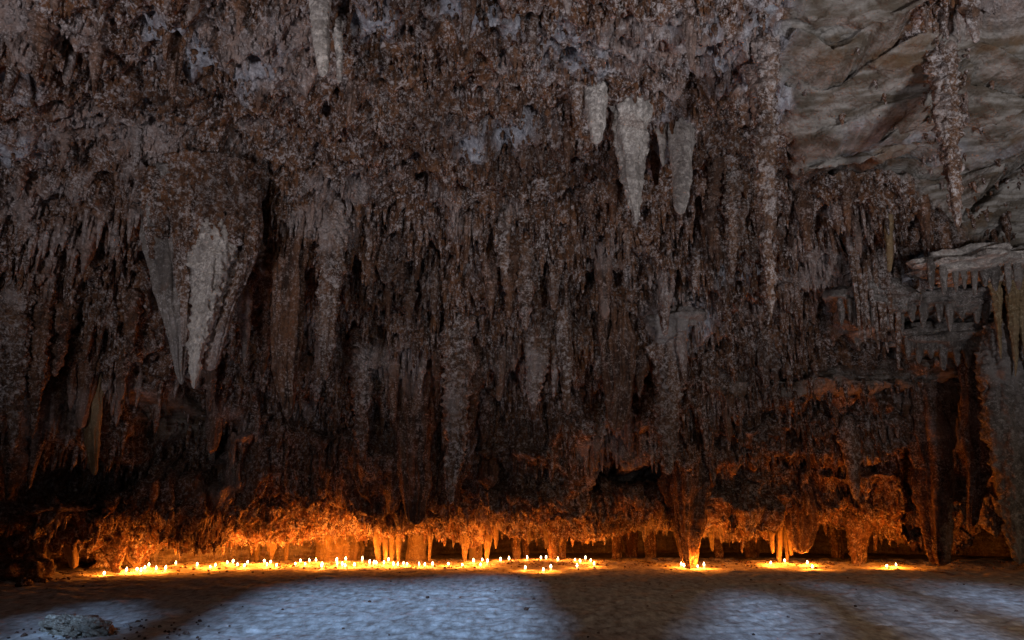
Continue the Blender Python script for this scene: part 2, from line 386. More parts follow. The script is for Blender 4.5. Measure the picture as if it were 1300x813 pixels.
# ------------------------------------------------------------------ unseen wall added behind the camera, openings cut to shape the floor light
EW = -3.2
tanE = math.tan(SUN_EL)
def patch_poly(pts): return [(lambda q: (q.x, (q.y - EW) * tanE))(floor_at(*p)) for p in pts]
HOLES = [[(400, 731), (480, 727), (590, 726), (640, 731), (672, 765), (712, 830), (730, 900), (90, 900), (215, 830), (290, 775)],
         [(860, 900), (895, 815), (920, 778), (945, 756), (975, 752), (1010, 775), (1070, 830), (1150, 900)],
         [(1040, 742), (1085, 741), (1180, 770), (1300, 830), (1390, 890), (1310, 900), (1200, 820), (1110, 765)],
         [(1170, 737), (1260, 738), (1340, 760), (1390, 800), (1330, 795), (1240, 764)]]
HOLES.append([(62, 779), (112, 777), (136, 790), (140, 806), (122, 818), (62, 818)])  # extra opening added so sunlight reaches the slab at the left
HP = [np.array(patch_poly(h)) for h in HOLES]
gx = np.linspace(-26, 26, 420); gz = np.linspace(-0.5, 13.5, 260)
GX, GZ = np.meshgrid(gx, gz)
def pip(px_, pz_, poly):
    ins = np.zeros(len(px_), bool)
    for i in range(len(poly)):
        (x1, y1), (x2, y2) = poly[i], poly[(i + 1) % len(poly)]
        ins ^= ((y1 > pz_) != (y2 > pz_)) & (px_ < (x2 - x1) * (pz_ - y1) / ((y2 - y1) if abs(y2 - y1) > 1e-6 else 1e-6) + x1)
    return ins
fc = grid_faces(len(gz), len(gx))
gp = np.stack([GX.ravel(), np.zeros(GX.size), GZ.ravel()], -1).astype(np.float32)
jg = fbm(gp * 0.9, 3, 77)[:, None] * 0.25
cx_ = gp[fc].mean(1); jj = (fbm(cx_ * 1.2, 3, 78) * 0.35)
opened = np.zeros(len(fc), bool)
brk = fbm(cx_ * np.array([2.2, 1, 3.2]), 2, 88)
for k_, poly in enumerate(HP):
    ins = pip(cx_[:, 0] + jj, cx_[:, 2] + jj * 0.5, poly)
    opened |= ins & (brk > (-9 if k_ in (0, 4) else -0.16))
gp[:, 1] = EW + 0.35 * fbm(gp * 0.8, 4, 79)
ew = link('light_mask_wall', mesh_np('light_mask_wall', gp, [fc[~opened]]), M['brown']); ew['kind'] = 'structure'

# ------------------------------------------------------------------ stalactites
def stal_mesh(name, L, r, tip=0.08, power=0.75, flute=0.12, lump=0.10, nr=20, nl=48, seed=0, flat=1.0, lean=(0, 0), root=0.3, bell=0.0, lobes=0, rough_=1.0, pinch=0.45):
    """hanging cone along -Z from the origin, length L, top radius r; a body grown by many drips"""
    t = np.linspace(-root / L, 1, nl); th = np.linspace(0, 2 * np.pi, nr, endpoint=False)
    tc = np.clip(t, 0, 1)
    rad = r * (tip + (1 - tip) * (1 - tc) ** power) * (1 + bell * np.exp(-((tc - 0.25) / 0.2) ** 2))
    rad = rad * np.where(t > 0.97, np.sqrt(np.clip(1 - ((t - 0.97) / 0.034) ** 2, 0, 1)), 1)
    rad = rad * (1 - pinch * np.clip(-t * L / max(root, 0.01), 0, 1) ** 1.5)
    TH, TTt = np.meshgrid(th, t)
    Rr = np.repeat(rad[:, None], nr, 1)
    cx, sx = np.cos(TH), np.sin(TH)
    o = seed * 7.31
    q = np.stack([cx * 1.3 + o, sx * 1.3 - o, TTt * L / max(r, .05) * 0.10], -1).reshape(-1, 3)
    fl_ = fbm(q * 1.6, 2, seed % 50 + 3).reshape(TH.shape) * 2.2
    if lobes: fl_ += 0.55 * np.abs(np.cos(TH * lobes / 2 + 0.8 * perlin(q * 0.7, 9).reshape(TH.shape))) - 0.3
    Rr = Rr * (1 + flute * fl_)
    # coarse bulges along the length
    qb = np.stack([cx * 0.5 + o, sx * 0.5 + o, TTt * L * 2.2], -1).reshape(-1, 3)
    Rr = Rr * (1 + 0.16 * rough_ * fbm(qb, 2, seed % 40 + 9).reshape(TH.shape) * 2)
    x = Rr * cx; y = Rr * sx * flat; z = -TTt * L
    pw = np.stack([x + o * 3, y + o, z], -1).reshape(-1, 3).astype(np.float32)
    lu = (np.abs(perlin(pw * 6.5, 13)) + 0.6 * np.abs(perlin(pw * 14, 14))).reshape(TH.shape) - 0.2
    dd = lump * lu * np.clip(Rr / 0.14, 0.25, 1.2)
    x += dd * cx; y += dd * sx * flat
    wob = 0.06 * perlin(np.stack([t * L * 0.7 + o, t * 0 + o, t * 0], -1), 5) * L ** 0.5
    x += (lean[0] * tc + wob)[:, None]; y += (lean[1] * tc + wob[::-1] * 0.5)[:, None]
    V = np.stack([x, y, z], -1).reshape(-1, 3)
    i = np.arange(nl * nr).reshape(nl, nr); j = np.roll(i, -1, 1)
    quads = np.stack([i[:-1], i[1:], j[1:], j[:-1]], -1).reshape(-1, 4)
    V = np.vstack([V, [[x[-1].mean(), y[-1].mean(), -L - 0.01], [x[0].mean(), y[0].mean(), root]]])
    a, b = nl * nr, nl * nr + 1
    t1 = np.stack([i[-1], np.full(nr, a), j[-1]], -1); t2 = np.stack([i[0], j[0], np.full(nr, b)], -1)
    return V, quads, np.vstack([t1, t2])
def stal_obj(name, mat, *a, **k):
    V, q, t = stal_mesh(name, *a, **k)
    return link(name, mesh_np(name, V, [q, t]), M[mat])

# style -> mesh parameters
ST = {'crust': dict(tip=0.10, power=0.70, flute=0.12, lump=0.16, rough_=1.3),
      'flute': dict(tip=0.18, power=0.55, flute=0.30, lump=0.035, rough_=0.4, lobes=9),
      'cone':  dict(tip=0.06, power=0.85, flute=0.14, lump=0.09, rough_=0.7),
      'smooth':dict(tip=0.20, power=0.50, flute=0.07, lump=0.03, rough_=0.6),
      'column':dict(tip=0.30, power=0.80, flute=0.20, lump=0.05, rough_=0.6, lobes=6),
      'thin':  dict(tip=0.22, power=0.60, flute=0.10, lump=0.06, rough_=1.0)}
def hero(xt, yt, xb, yb, wpx, style, mat, label, depth=None, name='stalactite', cat='stalactite', group=None, flat=0.8, parent=None, roof=True, **kw):
    if depth is None:
        h = hit(xt, yt + 0.15 * (yb - yt)); depth = h.y if h else 20
        depth = min(depth, Rim(h.x) + 0.3 if h else 27)
    a = at_depth(xt, yt, depth); b = at_depth(xb, yb, depth)
    zr_ = roof_z(a.x, depth)
    if roof and parent is None and zr_ is not None and (zr_ < a.z or zr_ - a.z < 2.6): a = Vector((a.x, a.y, max(zr_ + 0.12, b.z + 0.3)))
    L = max(a.z - b.z, 0.15); r = wpx / 2 * depth / (F * cp) * 1.0
    prm = dict(ST[style]); prm.update(kw)
    nl = int(np.clip(L / 0.035, 18, 150)); nr = int(np.clip(2 * math.pi * r / 0.04, 12, 72))
    root = min(1.3, max(0.35, r * 1.8))
    o = stal_obj(name, mat, L, r * 0.92, nr=nr, nl=nl, seed=rnd.randrange(1000), flat=flat, lean=(b.x - a.x, 0), root=root, **prm)
    o.location = a
    if parent is not None: o.parent = parent; o.location = a - parent.location
    elif label: tag(o, label, cat, group)
    return o
# ---- the big triple stalactite left of centre
hc = hit(240, 300); D1 = hc.y - 0.7
root = bpy.data.objects.new('stalactite_cluster', None); C.objects.link(root); root.location = at_depth(250, 290, D1)
tag(root, 'huge pale stalactite with twin white tips, left of centre', 'stalactite')
hero(254, 262, 250, 385, 112, 'crust', 'ceiling', None, depth=D1 + .75, name='shoulder', parent=root, tip=0.3, power=0.6, flat=0.6, pinch=.4)
hero(212, 270, 229, 488, 64, 'flute', 'grey', None, depth=D1 + .05, name='cone', parent=root, tip=0.07, power=0.9, flute=.24, pinch=-.15)
hero(232, 300, 235, 440, 28, 'flute', 'crust', None, depth=D1 - .1, name='cone', parent=root, tip=0.1, power=0.8, pinch=-.1)
hero(268, 325, 243, 493, 54, 'cone', 'pale', None, depth=D1 - .2, name='cone', parent=root, tip=0.06, power=0.95, lump=.14, pinch=.2)
hero(308, 290, 262, 470, 44, 'flute', 'crust', None, depth=D1 + .15, name='cone', parent=root, tip=0.25, power=0.5, flat=.6, pinch=.2)
for (x_, y_, x2, y2, w_) in [(205, 262, 206, 305, 34), (236, 258, 237, 322, 46), (272, 262, 272, 345, 50), (302, 262, 304, 312, 40), (255, 262, 252, 348, 26), (318, 280, 317, 330, 22), (188, 270, 192, 330, 20)]:
    hero(x_, y_ - 20, x2, y2, w_, 'crust', 'ceiling', None, depth=D1 - .25, name='drip', parent=root, tip=.25, power=.5, pinch=-.2)
H = [
 (30,330,15,570,36,'crust','crust','long grey knobbly stalactite hanging beside the left edge of the cave'),
 (58,340,40,556,26,'crust','brown','long brown stalactite just right of the knobbly one at the left edge'),
 (2,380,0,520,26,'crust','crust','thick grey stalactite cut off by the left edge of the frame'),
 (100,395,90,520,22,'crust','brown','dark stalactite hanging over the black hollow at the far left'),
 (122,470,118,603,22,'flute','ochre','ochre stalactite reaching down into the black hollow at the left'),
 (150,330,140,420,18,'crust','crust','short crusted stalactite above the ochre one at the left'),
 (172,150,174,226,20,'crust','crust','short whitish stalactite high on the left side of the ceiling'),
 (312,365,311,464,20,'cone','pale','small pale pointed stalactite right of the huge twin-tipped one'),
 (336,400,336,498,20,'crust','crust','knobbly stalactite hanging just left of the blunt fluted drapery'),
 (268,430,266,522,16,'crust','brown','thin dark stalactite hanging behind the huge twin-tipped one'),
 (374,250,362,531,44,'flute','brown','grey-brown fluted drapery ending in a blunt double tip'),
 (424,260,412,482,38,'crust','crust','crusted stalactite right of the blunt double tip'),
 (457,430,458,585,30,'crust','crust','whitish crusted stalactite between the fluted drapery and the dark one'),
 (586,380,572,640,42,'crust','crust','very long crusted stalactite in the centre, almost reaching the orange glow'),
 (603,430,600,560,20,'crust','brown','slim brown stalactite right beside the very long central one'),
 (527,440,527,666,50,'flute','brown','dark brown fluted drapery with its tip in the orange glow'),
 (622,490,620,622,26,'cone','brown','tapering reddish brown stalactite right of the very long central one'),
 (686,390,676,522,34,'crust','crust','crusted grey stalactite left of the pale slim pair in the centre right'),
 (702,420,704,505,12,'thin','crust','thinner one of the pale slim pair of stalactites right of centre'),
 (715,410,720,526,24,'thin','crust','slim grey stalactite with a fine tip right of centre'),
 (762,400,758,482,20,'crust','crust','short crusted stalactite above the dark slot right of centre'),
 (786,420,783,548,44,'flute','brown','smooth reddish drapery left of the long stalactite with the pale lump'),
 (812,420,813,505,14,'crust','brown','short brown stalactite between the reddish drapery and the pale lump'),
 (845,400,849,603,48,'crust','crust','long grey stalactite below a pale lump, its tip dark bluish'),
 (757,95,757,183,40,'smooth','pale','rounded pale bulb hanging high, left of the big whitish cone'),
 (797,110,808,284,62,'cone','pale','big whitish cone stalactite with a bright tip, upper right of centre'),
 (865,140,866,272,38,'smooth','pale','smooth pale blunt stalactite right of the big whitish cone'),
 (841,150,843,212,16,'crust','pale','stubby pale knob beside the black hole near the big whitish cone'),
 (964,-20,976,412,32,'crust','crust','extremely long crusted stalactite hanging from the top right of centre'),
 (968,410,973,492,18,'thin','crust','short slim stalactite directly under the extremely long crusted one'),
 (926,200,930,352,26,'crust','crust','crusted stalactite left of the extremely long one'),
 (902,180,903,330,20,'crust','brown','brown stalactite below the smooth pale blunt one'),
 (1192,30,1215,288,38,'crust','crust','long crusted stalactite in front of the bedded rock, upper right'),
 (408,-50,408,98,38,'smooth','pale','smooth pale blunt stalactite at the top edge, left of centre'),
 (431,20,430,106,16,'thin','pale','slim pale stalactite beside the blunt one at the top edge'),
 (1128,270,1130,345,14,'thin','ochre','thin ochre stalactite over the rounded ledge at the right'),
 (1140,345,1140,470,10,'thin','crust','hair-thin stalactite at the right end of the comb of spikes'),
 (1180,500,1196,718,62,'column','brown','thick fluted rock column reaching the floor near the right edge'),
 (1243,450,1236,668,40,'flute','brown','slanting fluted drapery between the two columns at the right'),
 (1280,470,1294,716,66,'crust','grey','massive grey rock column at the right edge, tapering to the floor'),
 (1272,400,1273,456,18,'cone','ochre','short yellowish spike left of the long one at the right edge'),
 (1286,340,1288,478,20,'cone','ochre','long yellowish spike at the right edge above the massive column'),
 (1303,380,1302,470,18,'cone','ochre','yellowish spike cut off by the right edge'),
 (875,615,876,725,62,'flute','brown','orange-lit cone column standing on the floor between four candles'),
 (1018,600,1018,703,38,'flute','brown','dark tapering stalactite hanging right of the glowing twin pillars'),
 (1088,640,1091,719,36,'cone','brown','tapering rock column touching the floor left of the rightmost candles'),
 (1109,650,1110,700,9,'thin','brown','very thin stalactite right of the tapering column'),
 (578,500,580,654,20,'cone','brown','dark stalactite ending just right of the very long central one'),
 (645,540,644,600,14,'crust','brown','small dark stalactite over the hollow right of centre'),
 (686,610,687,672,10,'thin','brown','thin dark stalactite against the brightest orange glow'),
 (727,600,727,665,9,'thin','brown','thin black stalactite left of the shallow cave slot'),
 (775,600,776,650,10,'thin','brown','thin stalactite at the left end of the shallow cave slot'),
 (1040,615,1042,650,16,'crust','brown','stubby stalactite above the pair of candles at the right'),
 (940,250,938,310,18,'crust','crust','stubby crusted stalactite on the upper right near the bedded rock'),
 (1075,240,1077,300,16,'crust','brown','stubby brown stalactite below the long crack in the bedded rock'),
 (520,330,519,420,18,'crust','crust','medium crusted stalactite above the dark brown fluted drapery'),
 (640,270,641,360,20,'crust','crust','medium crusted stalactite in the middle of the crowded ceiling'),
 (880,300,882,372,18,'crust','crust','medium crusted stalactite above the pale lump'),
]
for h in H:
    kw = {}
    if h[0] in (1180, 875, 1088): kw = dict(name='rock_column', cat='rock column')
    if h[0] == 1280: kw = dict(name='rock_column', cat='rock column', depth=19.5, roof=False)
    if h[0] == 1243: kw = dict(depth=21.0, roof=False)
    if h[0] == 875: kw.update(depth=floor_at(876, 721.5).y, tip=0.2, power=1.0, flat=1.0, roof=False)
    if h[0] == 1088: kw['depth'] = floor_at(1091, 717).y
    if h[0] == 1180: kw['depth'] = floor_at(1196, 724).y
    if h[0] in (1018,): kw['depth'] = 25.8
    if h[0] in (1272, 1286, 1303): kw['depth'] = 18.8
    if h[0] == 1088: kw['tip'] = 0.3
    if h[1] > 590 and 'depth' not in kw: kw['depth'] = 26.3
    hero(*h, **kw)
# pale lump above the long grey stalactite
def rock(name, size, seed, mat, flat=1.0, n=28, amp=0.3, freq=1.1):
    th = np.linspace(0, 2 * np.pi, n * 2, endpoint=False); ph = np.linspace(0.02, np.pi - 0.02, n)
    TH, PH = np.meshgrid(th, ph); d = np.stack([np.sin(PH) * np.cos(TH), np.sin(PH) * np.sin(TH), np.cos(PH)], -1).reshape(-1, 3)
    k = 1 + amp * fbm(d * freq + seed, 4, seed) * 1.6
    V = d * k[:, None]; m = np.round(V * 2.3) / 2.3; V = V * 0.6 + m * 0.4
    V = V * np.array(size); i = np.arange(n * 2 * n).reshape(n, n * 2); j = np.roll(i, -1, 1)
    q = np.stack([i[:-1], i[1:], j[1:], j[:-1]], -1).reshape(-1, 4)
    return link(name, mesh_np(name, V, [q, i[0][None, :], i[-1][None, ::-1]]), M[mat])
hl = hit(853, 405)
o = rock('calcite_lump', (0.66, 0.36, 0.40), 6, 'grey', amp=0.55); o.location = at_depth(858, 408, hl.y + 0.1)
tag(o, 'smooth pale rounded lump at the top of the long grey stalactite', 'rock')

# ---- stacked rounded flowstone ledges at the right, each with a ragged fringe of drips
for k, (lx, ly, hw, hh, dz, lab) in enumerate([(1238, 338, 72, 17, .35, 'topmost pale rounded ledge of the stack at the right edge'),
        (1222, 384, 84, 17, .25, 'middle rounded ledge of the stack at the right edge'),
        (1212, 430, 78, 22, .15, 'lowest and thickest rounded ledge of the stack at the right edge'),
        (1108, 385, 50, 26, .25, 'bulging rounded ledge above the comb of spikes')]):
    h = bvh.ray_cast(EYEV, ray(lx - 25, ly).normalized(), 60)[0]; dp = min(h.y, 21.5) - dz
    q_ = at_depth(lx, ly, dp); m2 = dp / (F * cp)
    root2 = bpy.data.objects.new('flowstone_ledge', None); C.objects.link(root2); root2.location = q_; tag(root2, lab, 'rock ledge')
    b_ = rock('ledge', (hw * m2, 1.1, hh * m2), 31 + k, 'grey' if k else 'pale', amp=0.30, n=40, freq=1.5); b_.parent = root2; b_.rotation_euler = (0, R(3 if k == 3 else -3), 0)
    for j in range(9):
        fx_ = lx + hw * (-0.75 + 1.5 * j / 8) + rnd.uniform(-3, 3); ln_ = rnd.uniform(8, 26)
        hero(fx_, ly + hh * 0.35, fx_ + 1, ly + hh * 0.7 + ln_, rnd.uniform(8, 15), 'thin', 'grey', None, depth=dp - 0.55, name='drip', parent=root2)
# ---- comb of spikes under the rounded ledge at the right
hk = hit(1112, 400); cd_ = min(hk.y, 21.5) - 1.1
COMB = ['first and stubbiest spike from the left in the comb under the rounded ledge', 'second spike from the left in the comb under the rounded ledge', 'third spike from the left in the comb under the rounded ledge', 'middle spike of the seven in the comb under the rounded ledge', 'fifth spike from the left in the comb under the rounded ledge', 'longest spike, sixth in the comb under the rounded ledge', 'last spike on the right in the comb under the rounded ledge']
for k, (x, l_) in enumerate([(1092, 30), (1099, 40), (1106, 34), (1113, 48), (1120, 38), (1127, 52), (1134, 40)]):
    hero(x, 396, x + 1, 396 + l_, 9, 'thin', 'crust', COMB[k], depth=cd_, group='comb of spikes under the ledge', name='stalactite')
# ---- glowing small pillars and drips round the candles
LOW = [(172,640,172,722,20,23.4,'flute','lumpy glowing drapery at the left end of the candle row'),
       (186,650,185,712,15,24.0,'flute','narrow glowing drapery beside the lumpy one at the left end'),
       (148,650,148,730,26,22.2,'crust','knobbly orange pillar behind the first candle on the left'),
       (345,672,345,713,20,26.6,'cone','glowing funnel-shaped stalactite above a trio of candles'),
       (327,680,326,716,10,27.4,'thin','thin pillar left of the glowing funnel-shaped stalactite'),
       (363,680,363,716,10,27.5,'thin','thin pillar right of the glowing funnel-shaped stalactite'),
       (478,668,480,716,11,26.8,'thin','leftmost pillar of the glowing grille behind the candles'),
       (488,668,489,714,10,26.7,'thin','second pillar of the glowing grille behind the candles'),
       (497,670,498,716,11,26.9,'thin','third pillar of the glowing grille behind the candles'),
       (506,668,506,715,9,26.6,'thin','rightmost pillar of the glowing grille behind the candles'),
       (545,665,545,714,7,26.2,'thin','single slender glowing drip at the end of the orange wall'),
       (591,684,590,719,14,26.3,'cone','small glowing pillar with an arch beside it'),
       (619,684,618,712,11,26.8,'thin','short glowing pillar right of the little arch'),
       (631,680,630,697,7,26.6,'thin','short bright drip right of the little arch'),
       (672,676,672,692,8,26.6,'thin','small bright tooth left of the slender white drip'),
       (693,662,693,697,6,26.4,'thin','slender white-hot drip above the middle candles'),
       (711,676,711,694,9,26.6,'thin','small bright tooth right of the slender white drip'),
       (745,680,746,691,14,26.8,'cone','blunt glowing tooth over the cluster of seven candles'),
       (990,672,991,719,9,26.6,'thin','left one of the glowing twin pillars at the right'),
       (998,676,998,716,7,26.7,'thin','right one of the glowing twin pillars at the right'),
       (982,684,981,703,9,26.5,'thin','tooth left of the glowing twin pillars'),
       (1005,680,1004,706,9,26.5,'thin','tooth right of the glowing twin pillars'),
       (905,684,905,700,9,26.8,'thin','tooth right of the orange-lit cone column'),
       (1160,670,1160,700,12,26.6,'crust','knobbly tooth right of the rightmost candles'),
       (1145,672,1146,690,9,26.6,'thin','small tooth above the rightmost candles'),
       (240,676,240,690,9,26.2,'thin','small tooth on the glowing edge above the left candles'),
       (300,676,300,697,12,26.6,'cone','blunt tooth left of the thin pillar in the candle glow'),
       (415,680,415,697,9,26.8,'thin','small tooth on the glowing edge left of the orange wall'),
       (60,640,58,716,22,21.2,'flute','dim orange ribbed pillar at the far left'),
       (92,645,92,722,20,21.4,'flute','ribbed orange pillar left of the first candle'),]
for (xt, yt, xb, yb, wp, dp, stl, lab) in LOW:
    hero(xt, yt, xb, yb, wp, stl, 'ochre' if stl != 'crust' else 'brown', lab, depth=dp, flat=1.0)
for (px_, w_, dp, lab) in [(655, 12, 29.5, 'slender dim column in the recess behind the scattered middle candles'), (668, 9, 30.5, 'thinnest dim column in the recess behind the slender white drip'),
        (702, 16, 29.0, 'left one of two stout dim columns right of the slender white drip'), (712, 14, 29.2, 'right one of two stout dim columns right of the slender white drip'),
        (783, 14, 30.0, 'dim column in the black recess right of the long candle row'), (800, 22, 31.0, 'broad dim column in the black recess between candle row and cone column'),
        (826, 18, 30.0, 'dim column in the black recess just left of the cone column'), (912, 16, 30.0, 'dim column in the black recess just right of the cone column'),
        (955, 20, 31.0, 'dim column in the black recess left of the glowing twin pillars'), (1062, 18, 30.5, 'dim column in the black recess left of the tapering column')]:
    hero(px_, 690, px_ + 1, 716, w_, 'column', 'brown', lab, depth=dp, name='rock_column', cat='rock column', flat=1.0, tip=.5, power=.6)
# the orange wall pieces behind the candles: broad flowstone curtains
for (xt, yt, xb, yb, wp, dp, lab) in [(430,676,430,722,62,28.1,'broad smooth orange flowstone wall behind the middle candles'),
                                      (530,672,530,722,26,27.9,'rounded orange flowstone boss right of the glowing grille'),
                                      (604,684,604,722,16,28.3,'small orange flowstone boss seen through the little arch')]:
    hero(xt, yt, xb, yb, wp, 'smooth', 'ochre', lab, depth=dp, name='flowstone', cat='flowstone', flat=0.5, tip=0.9, power=0.5)

# ---- the crowd: 230 individuals from a pool, then the small fry as one mass
pool = []
for k in range(18):
    stl = ['crust', 'crust', 'cone', 'crust', 'thin', 'flute'][k % 6]
    mt = ['crust', 'brown', 'brown', 'brown', 'crust', 'brown'][(k + k // 6) % 6]
    prm = dict(ST[stl]); V, q, t = stal_mesh('s', 1.0, 0.125, nr=16, nl=44, seed=100 + k, root=0.25, **prm)
    m_ = mesh_np('stalactite', V, [q, t]); m_.materials.append(M[mt]); pool.append((m_, mt))
def allowed(px, py):
    if px > 975 and py < 215: return px > 1170 and px < 1230
    if px > 1040 and 335 < py < 485: return rnd.random() < 0.06
    if 1150 < px and py < 480: return rnd.random() < 0.25
    if 170 < px < 330 and 250 < py < 480: return False
    if px < 112 and 572 < py < 640: return False
    if 165 < px < 330 and 490 < py < 560: return rnd.random() < .3
    if 770 < px < 840 and 575 < py < 620: return False
    return True
hue = {'crust': 'pale crusted', 'brown': 'rust brown'}
LAND = [(243,440,'huge twin-tipped stalactite'),(20,450,'knobbly stalactites at the left edge'),(118,560,'ochre stalactite over the black hollow'),(173,190,'short whitish stalactite high at the left'),
 (362,440,'drapery with the blunt double tip'),(420,400,'crusted stalactite right of the blunt drapery'),(458,530,'whitish crusted stalactite left of centre'),(575,540,'very long central stalactite'),
 (527,600,'dark drapery tipping into the glow'),(622,570,'tapering reddish stalactite'),(676,470,'crusted stalactite beside the pale slim pair'),(720,480,'pale slim pair of stalactites'),
 (783,500,'smooth reddish drapery'),(848,520,'long grey stalactite under the pale lump'),(757,140,'rounded pale bulb'),(808,220,'big whitish cone'),(866,220,'smooth pale blunt stalactite'),
 (972,300,'extremely long crusted stalactite'),(928,290,'crusted stalactite near the extremely long one'),(1210,200,'long stalactite before the bedded rock'),(408,50,'pale blunt stalactite at the top edge'),
 (205,50,'grey patch high at the left'),(15,110,'grey patch at the left edge'),(640,165,'small grey patch in the ceiling centre'),(715,78,'grey patch near the top'),(1110,420,'comb of spikes'),
 (1190,610,'thick fluted column'),(1285,600,'massive grey column'),(1018,660,'dark stalactite by the twin pillars'),(876,680,'orange-lit cone column'),(805,600,'dark cave slot'),
 (60,605,'black hollow at the left'),(1090,690,'tapering column by the rightmost candles'),(1287,420,'yellowish spikes at the right edge'),(400,640,'orange flowstone behind the candles'),(1120,215,'long crack in the bedded rock'),
 (520,340,'medium crusted stalactite above the dark drapery'),(650,330,'medium stalactite mid-ceiling'),(332,275,'dark crevice left of the draperies')]
placed = 0; tries = 0; used = set()
while placed < 190 and tries < 6000:
    tries += 1
    px, py = rnd.uniform(-20, 1320), rnd.uniform(-50, 660)
    if not allowed(px, py) or rnd.random() < (0.45 if py < 250 else 0): continue
    h = hit(px, py)
    if h is None or h.y > Rim(h.x) + 0.2: continue
    L = rnd.uniform(0.7, 1.0) * (1.7 if py < 560 else 0.8) * rnd.choice([1, .7, 0.55, 1.25])
    if py < 250: L *= 0.6
    if py > 600: L = rnd.uniform(0.3, 0.55)
    if h.z - L < 0.7: continue
    m_, mt = pool[rnd.randrange(18)]
    ty = py + L * F / h.y * 0.6
    d_, lx, ly, ln = min((math.hypot(px - a_, (ty - b_) * 1.0), a_, b_, c_) for a_, b_, c_ in LAND)
    if d_ > 170: continue
    dx, dy = px - lx, ty - ly
    dr = ('right of' if dx > 0 else 'left of') if abs(dx) > abs(dy) else ('above' if dy < 0 else 'below')
    far = 'just' if d_ < 55 else 'some way'
    sz = 'long' if L > 1.3 else ('short' if L < 0.7 else 'medium-length')
    lab = f'{sz} {hue[mt]} stalactite {far} {dr} the {ln}'
    if lab in used: continue
    used.add(lab)
    o = bpy.data.objects.new('stalactite', m_); C.objects.link(o)
    s = L * rnd.uniform(0.75, 1.25)
    o.location = (h.x, h.y, h.z + 0.1); o.scale = (s * rnd.uniform(.8, 1.2), s, L); o.rotation_euler = (R(rnd.uniform(-3, 3)), R(rnd.uniform(-3, 3)), rnd.uniform(0, 6.28))
    tag(o, lab, 'stalactite', 'crowd of stalactites on the sloping ceiling')
    placed += 1
print('CROWD', placed)
# small fry
small = []
for k in range(24):
    prm = dict(ST[['crust', 'thin', 'cone'][k % 3]]); prm['lump'] = 0.22 if k % 3 == 0 else 0.1
    small.append(stal_mesh('s', 1.0, 0.16, nr=7, nl=11, seed=300 + k, root=0.2, **prm))
Vs, Qs, Ts, off, n_ = [], [], [], 0, 0
while n_ < 10500:
    px, py = rnd.uniform(-30, 1330), rnd.uniform(-70, 700)
    if not allowed(px, py) and rnd.random() < 0.975: continue
    h = hit(px, py)
    if h is None or h.y > Rim(h.x) + 1.0 or h.y < 5: n_ += 0; continue
    V, q, t = small[rnd.randrange(24)]
    L = 0.12 + 0.7 * rnd.random() ** 1.8
    if py < 260: L *= 0.36
    if py > 590: L = 0.08 + 0.34 * rnd.random() ** 2
    if h.z - L < 0.35: L = max(0.08, h.z - 0.4)
    wd = (0.22 + 0.40 * L) * rnd.uniform(.7, 1.2)
    a = rnd.uniform(0, 6.28); ca, sa = math.cos(a), math.sin(a)
    S = V * np.array([wd, wd, L]); S = np.stack([S[:, 0] * ca - S[:, 1] * sa, S[:, 0] * sa + S[:, 1] * ca, S[:, 2]], -1) + np.array([h.x, h.y, h.z + 0.04])
    Vs.append(S); Qs.append(q + off); Ts.append(t + off); off += len(V); n_ += 1
for k in range(650):
    x = rnd.uniform(-12, 19); y = float(Rim(x)) * rnd.uniform(0.90, 1.03); z = roof_z(x, y)
    if z is None or z > 3: continue
    V, q, t = small[rnd.randrange(24)]; L = min(0.10 + 0.36 * rnd.random() ** 2, max(z - 0.25, 0.05)); wd = 0.22 + 0.5 * L
    Vs.append(V * np.array([wd, wd, L]) + np.array([x, y, z + 0.03])); Qs.append(q + off); Ts.append(t + off); off += len(V)
fr = link('stalactite_fringe', mesh_np('stalactite_fringe', np.vstack(Vs), [np.vstack(Qs), np.vstack(Ts)]), M['ceiling'])
fr['kind'] = 'stuff'; tag(fr, 'thousands of small crusted drips and spikes covering the cave ceiling', 'stalactites')

# ------------------------------------------------------------------ stones
p = floor_at(100, 803)
b0 = bpy.data.objects.new('boulder', None); C.objects.link(b0); b0.location = p; b0.scale = (0.86, 0.85, 0.85)
tag(b0, 'pale grey cracked slab of rock lying on the dark floor at the left', 'rock')
s1 = rock('slab', (0.44, 0.30, 0.15), 5, 'stone', amp=0.4, freq=1.6); s1.parent = b0; s1.location = (-0.18, 0.05, 0.10); s1.rotation_euler = (0.1, 0.12, 0.3)
s2 = rock('slab', (0.34, 0.22, 0.10), 8, 'stone', amp=0.4, freq=1.7); s2.parent = b0; s2.location = (0.27, -0.10, 0.05); s2.rotation_euler = (-0.15, 0.1, -0.35)
s3 = rock('slab', (0.20, 0.15, 0.07), 9, 'stone', amp=0.4, freq=1.7); s3.parent = b0; s3.location = (0.02, -0.25, 0.03); s3.rotation_euler = (0.05, 0.3, 0.5)
p = floor_at(161, 795); o = rock('stone', (0.045, 0.04, 0.03), 12, 'pale', n=10); o.location = p + Vector((0, 0, .02)); tag(o, 'small white pebble alone on the dark floor right of the cracked slab', 'stone')
p = floor_at(10, 738); o = rock('boulder', (0.75, 0.6, 0.42), 21, 'brown', amp=.35); o.location = p + Vector((0, 0.3, 0.1)); tag(o, 'rounded orange-lit boulder on the floor at the left edge', 'rock')
p = floor_at(30, 744); o = rock('stone', (0.16, 0.14, 0.12), 22, 'brown', n=14); o.location = p + Vector((0, 0.0, 0.05)); tag(o, 'small orange-lit stone in front of the boulder at the left edge', 'stone')
